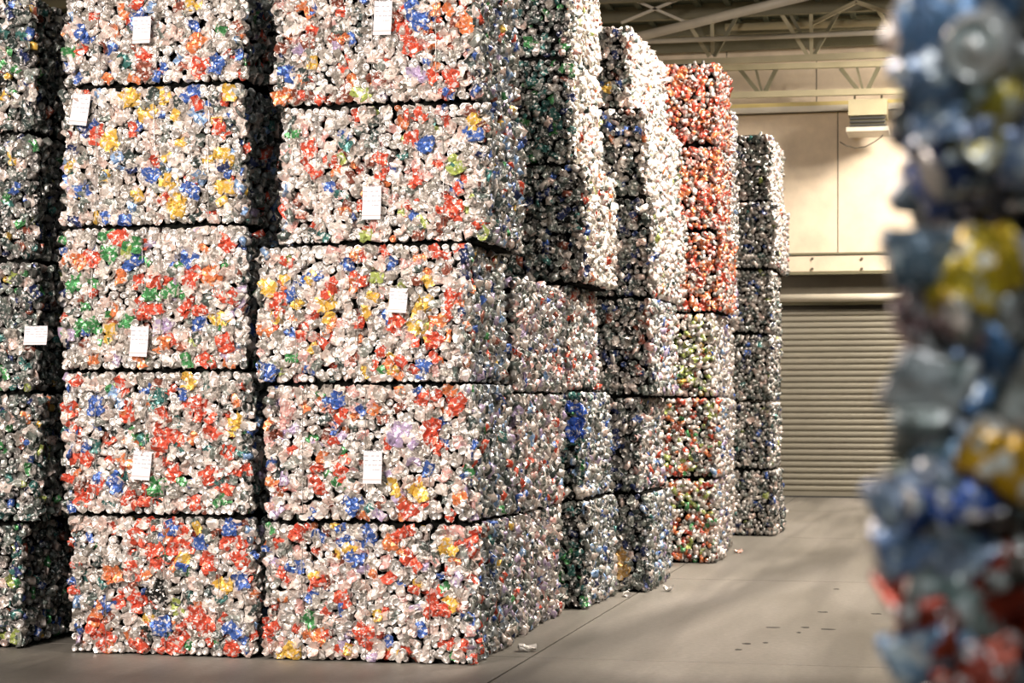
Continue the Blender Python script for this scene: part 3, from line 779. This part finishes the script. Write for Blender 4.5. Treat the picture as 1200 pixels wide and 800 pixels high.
# G orange stack
YG = floor_pt(815, 660).y; sG = seamz(815, [660, 560, 465, 366, 270, 170, 73], YG); sG[0] = 0
palG = [P_GM, P_GM, P_GY, P_GO, P_GO, P_GO]
labG = ['bottom green and orange bale of the orange stack', 'mixed orange and green bale, second from floor in the orange stack', 'yellow green bale in the middle of the orange stack', 'orange bale directly above the yellow green bale',
        'orange bale, second from top of the orange stack', 'topmost orange bale of the orange stack']
stack('G', YG, 1.0, sG, [(690, 838), (690, 842), (700, 838), (700, 848), (700, 842), (700, 842)],
      [dict(label=labG[k], group='can bales in the orange stack', faces=[('front', .047, palG[k], .8), ('right', .050, palG[k] if k > 2 else P_H, .5)] + ([('top', .07, P_GO, .6)] if k == 5 else []), parts=60, low=True, rz=.006 * (-1) ** k) for k in range(6)], None)
# H pale narrow stack behind it
YH = YG + 1.10; zH = [0, .76, 1.52, 2.28, 3.0, 3.72, 4.44]
stack('H', YH, 1.1, zH, [(730, 846), (730, 846), (730, 845), (730, 850), (730, 851), (730, 850)],
      [dict(label=f'pale lilac silver bale, {ORD[k] if k in (0, 5) else ORD[k] + " from floor"}, in narrow stack right behind the orange stack', group='can bales in the narrow pale stack',
            faces=[('front', .055, P_H, .3), ('right', .050, P_H, .3)], parts=25, low=True) for k in range(6)], None)
# F farthest stack
YF = floor_pt(885, 628).y; sF = seamz(885, [628, 550, 470, 391, 315, 236, 157], YF); sF[0] = 0
stack('F', YF, 1.35, sF, [(770, 909, .0, 1.0), (770, 905, 0, 1.1), (770, 905, 0, 1.1), (770, 905, 0, 1.1), (770, 910, -.05, 1.6), (770, 903, .0, 1.7)],
      [dict(label=f'dark silver bale, {ORD[k] if k in (0, 5) else ORD[k] + " from floor"}, in the farthest stack beside the roller door', group='can bales in the farthest stack',
            faces=[('front', .048, P_F, .3, .75), ('right', .048, P_LIT_SIDE if k > 3 else P_F, .3, 1.0 if k > 3 else .6)] + ([('top', .07, P_F, .3)] if k == 5 else []), parts=45, low=True) for k in range(6)], None)

# foreground stack, close to the lens at the right
YFG = 1.72; xe = x_on(1092, YFG); WF = 1.2
sFG = [0.0, 0.83, 1.655, 2.48]
labFG = ['lowest bale of the blurred foreground stack, below the frame', 'lower blurred bale with red, blue and gold cans in right foreground', 'upper blurred bale with a white can lid, top right foreground']
def fg_extra(k):
    out = []
    rr = np.random.default_rng(5 + k)
    lst = [(1062, 75, 1, (150, 165, 195)), (1085, 25, 1, LBL), (1062, 120, 2, (120, 140, 170)), (1140, 62, 0, (230, 225, 220)), (1150, 135, 1, (190, 165, 60)), (1175, 180, 1, (140, 150, 180))] if k == 2 else \
          [(1085, 270, 1, (120, 135, 150)), (1150, 298, 1, (222, 184, 40)), (1095, 360, 1, (180, 150, 150)), (1050, 452, 2, (225, 220, 220)), (1043, 500, 2, (150, 155, 150)), (1032, 580, 1, (140, 150, 170)), (1040, 632, 1, (140, 160, 200)),
           (1095, 640, 1, (180, 190, 215)), (1135, 590, 1, (60, 95, 180)), (1075, 712, 2, (190, 60, 28)), (1052, 765, 1, (150, 175, 205)), (1180, 690, 1, (200, 60, 24)), (1120, 705, 1, (160, 170, 165)), (1182, 540, 1, (240, 175, 30)), (1165, 640, 2, (84, 70, 60)), (1110, 770, 1, (180, 62, 34)), (1150, 770, 2, (180, 66, 30))] if k == 1 else []
    for px, py, kd, c in lst:
        p = pt(px + (38 if px < 1070 else 14 if px < 1100 else 0), py, YFG - 0.012)
        pos = np.array([p.x - (xe + WF / 2), -0.9 / 2 - 0.012, p.z - sFG[k]])
        Rm = frame_rot((0, -1, 0.1), np.array([0, 0, 1.0]), rr, 0.22, rr.uniform(0, 6.28))
        if kd == 0: pos[1] -= 0.02
        out.append((pos, Rm, 1.0 if kd == 0 else rr.uniform(.66, .8), kd, int(rr.integers(0, 99)), np.array(lin(c)) * (0.5 if c[0] > 1.6 * c[2] and c[1] < 120 else 0.75), False, 1.2 if kd == 0 else 0.8, 9.0))
    return out
for k in range(3):
    bale('can_bale', (xe + WF / 2, YFG + 0.45, sFG[k]), 0.0, WF, 0.9, sFG[k + 1] - sFG[k],
         dict(label=labFG[k], group='can bales in the blurred foreground stack', seed=900 + k, fg=True, mix=(.34, .38, .28), low=(k == 0),
              faces=[('front', .046 if k else .09, P_FG, .2, .6), ('left', .05 if k else .09, P_FG, .2, .6)], parts=300 if k else 0, extra=fg_extra(k)))

# ------------------------------------------------------------------ scraps that hang from bales or lie on the floor
def scrap(px, py, label, name, cat, col, kind=1, sc=1.0, mat=None):
    p = floor_pt(px, py); grp = PM[kind]
    me = grp[int(R.integers(0, len(grp)))].copy(); 
    zmin = min((v.co.z for v in me.vertices)) * sc
    o = bpy.data.objects.new(name, me); COL.objects.link(o)
    o.location = (p.x, p.y, -zmin + 0.001); o.rotation_euler = (0, 0, R.uniform(0, 6.28)); o.scale = (sc,) * 3
    o.color = (*lin(col), 1)
    if mat: me.materials.clear(); me.materials.append(mat); me.materials.append(mat)
    tag(o, label, cat, 'loose crushed cans on the floor')
scrap(618, 763, 'crushed silver can on the floor at foot of the front corner stack', 'loose_can', 'can', (225, 220, 215))
scrap(735, 699, 'white crushed can on the floor beside the navy bottom bale', 'loose_can', 'can', (240, 238, 232))
scrap(783, 693, 'small crushed can lying before the bright-sided stack', 'loose_can', 'can', (215, 210, 205), 2, .8)
scrap(865, 648, 'crushed can on the floor right of the orange stack foot', 'loose_can', 'can', (225, 170, 150), 2, .9)
scrap(920, 600, 'tiny crushed can on the floor near the roller door', 'loose_can', 'can', (230, 225, 220), 1, 1.0)
for px, py, wpx in ((906, 735, 16), (965, 717, 13), (1027, 719, 14), (944, 735, 10), (970, 737, 18), (875, 754, 12), (897, 753, 7), (865, 761, 9), (980, 690, 7), (936, 741, 6)):
    p = floor_pt(px, py); rx = wpx / 2 * p.y / F; q = MB()
    rg = np.random.default_rng(px); K = 10
    q.v = [(rx * math.cos(6.283 * i / K) * rg.uniform(.7, 1.1), 0.035 * math.sin(6.283 * i / K) * rg.uniform(.5, 1.2), 0.0015) for i in range(K)]
    q.v += [(x, y, 0.0) for x, y, z in q.v]
    q.f = [tuple(range(K))] + [(i, i + K, (i + 1) % K + K, (i + 1) % K) for i in range(K)]
    q.build('oil_mark', M_SKID, fl, (p.x, p.y, 0))
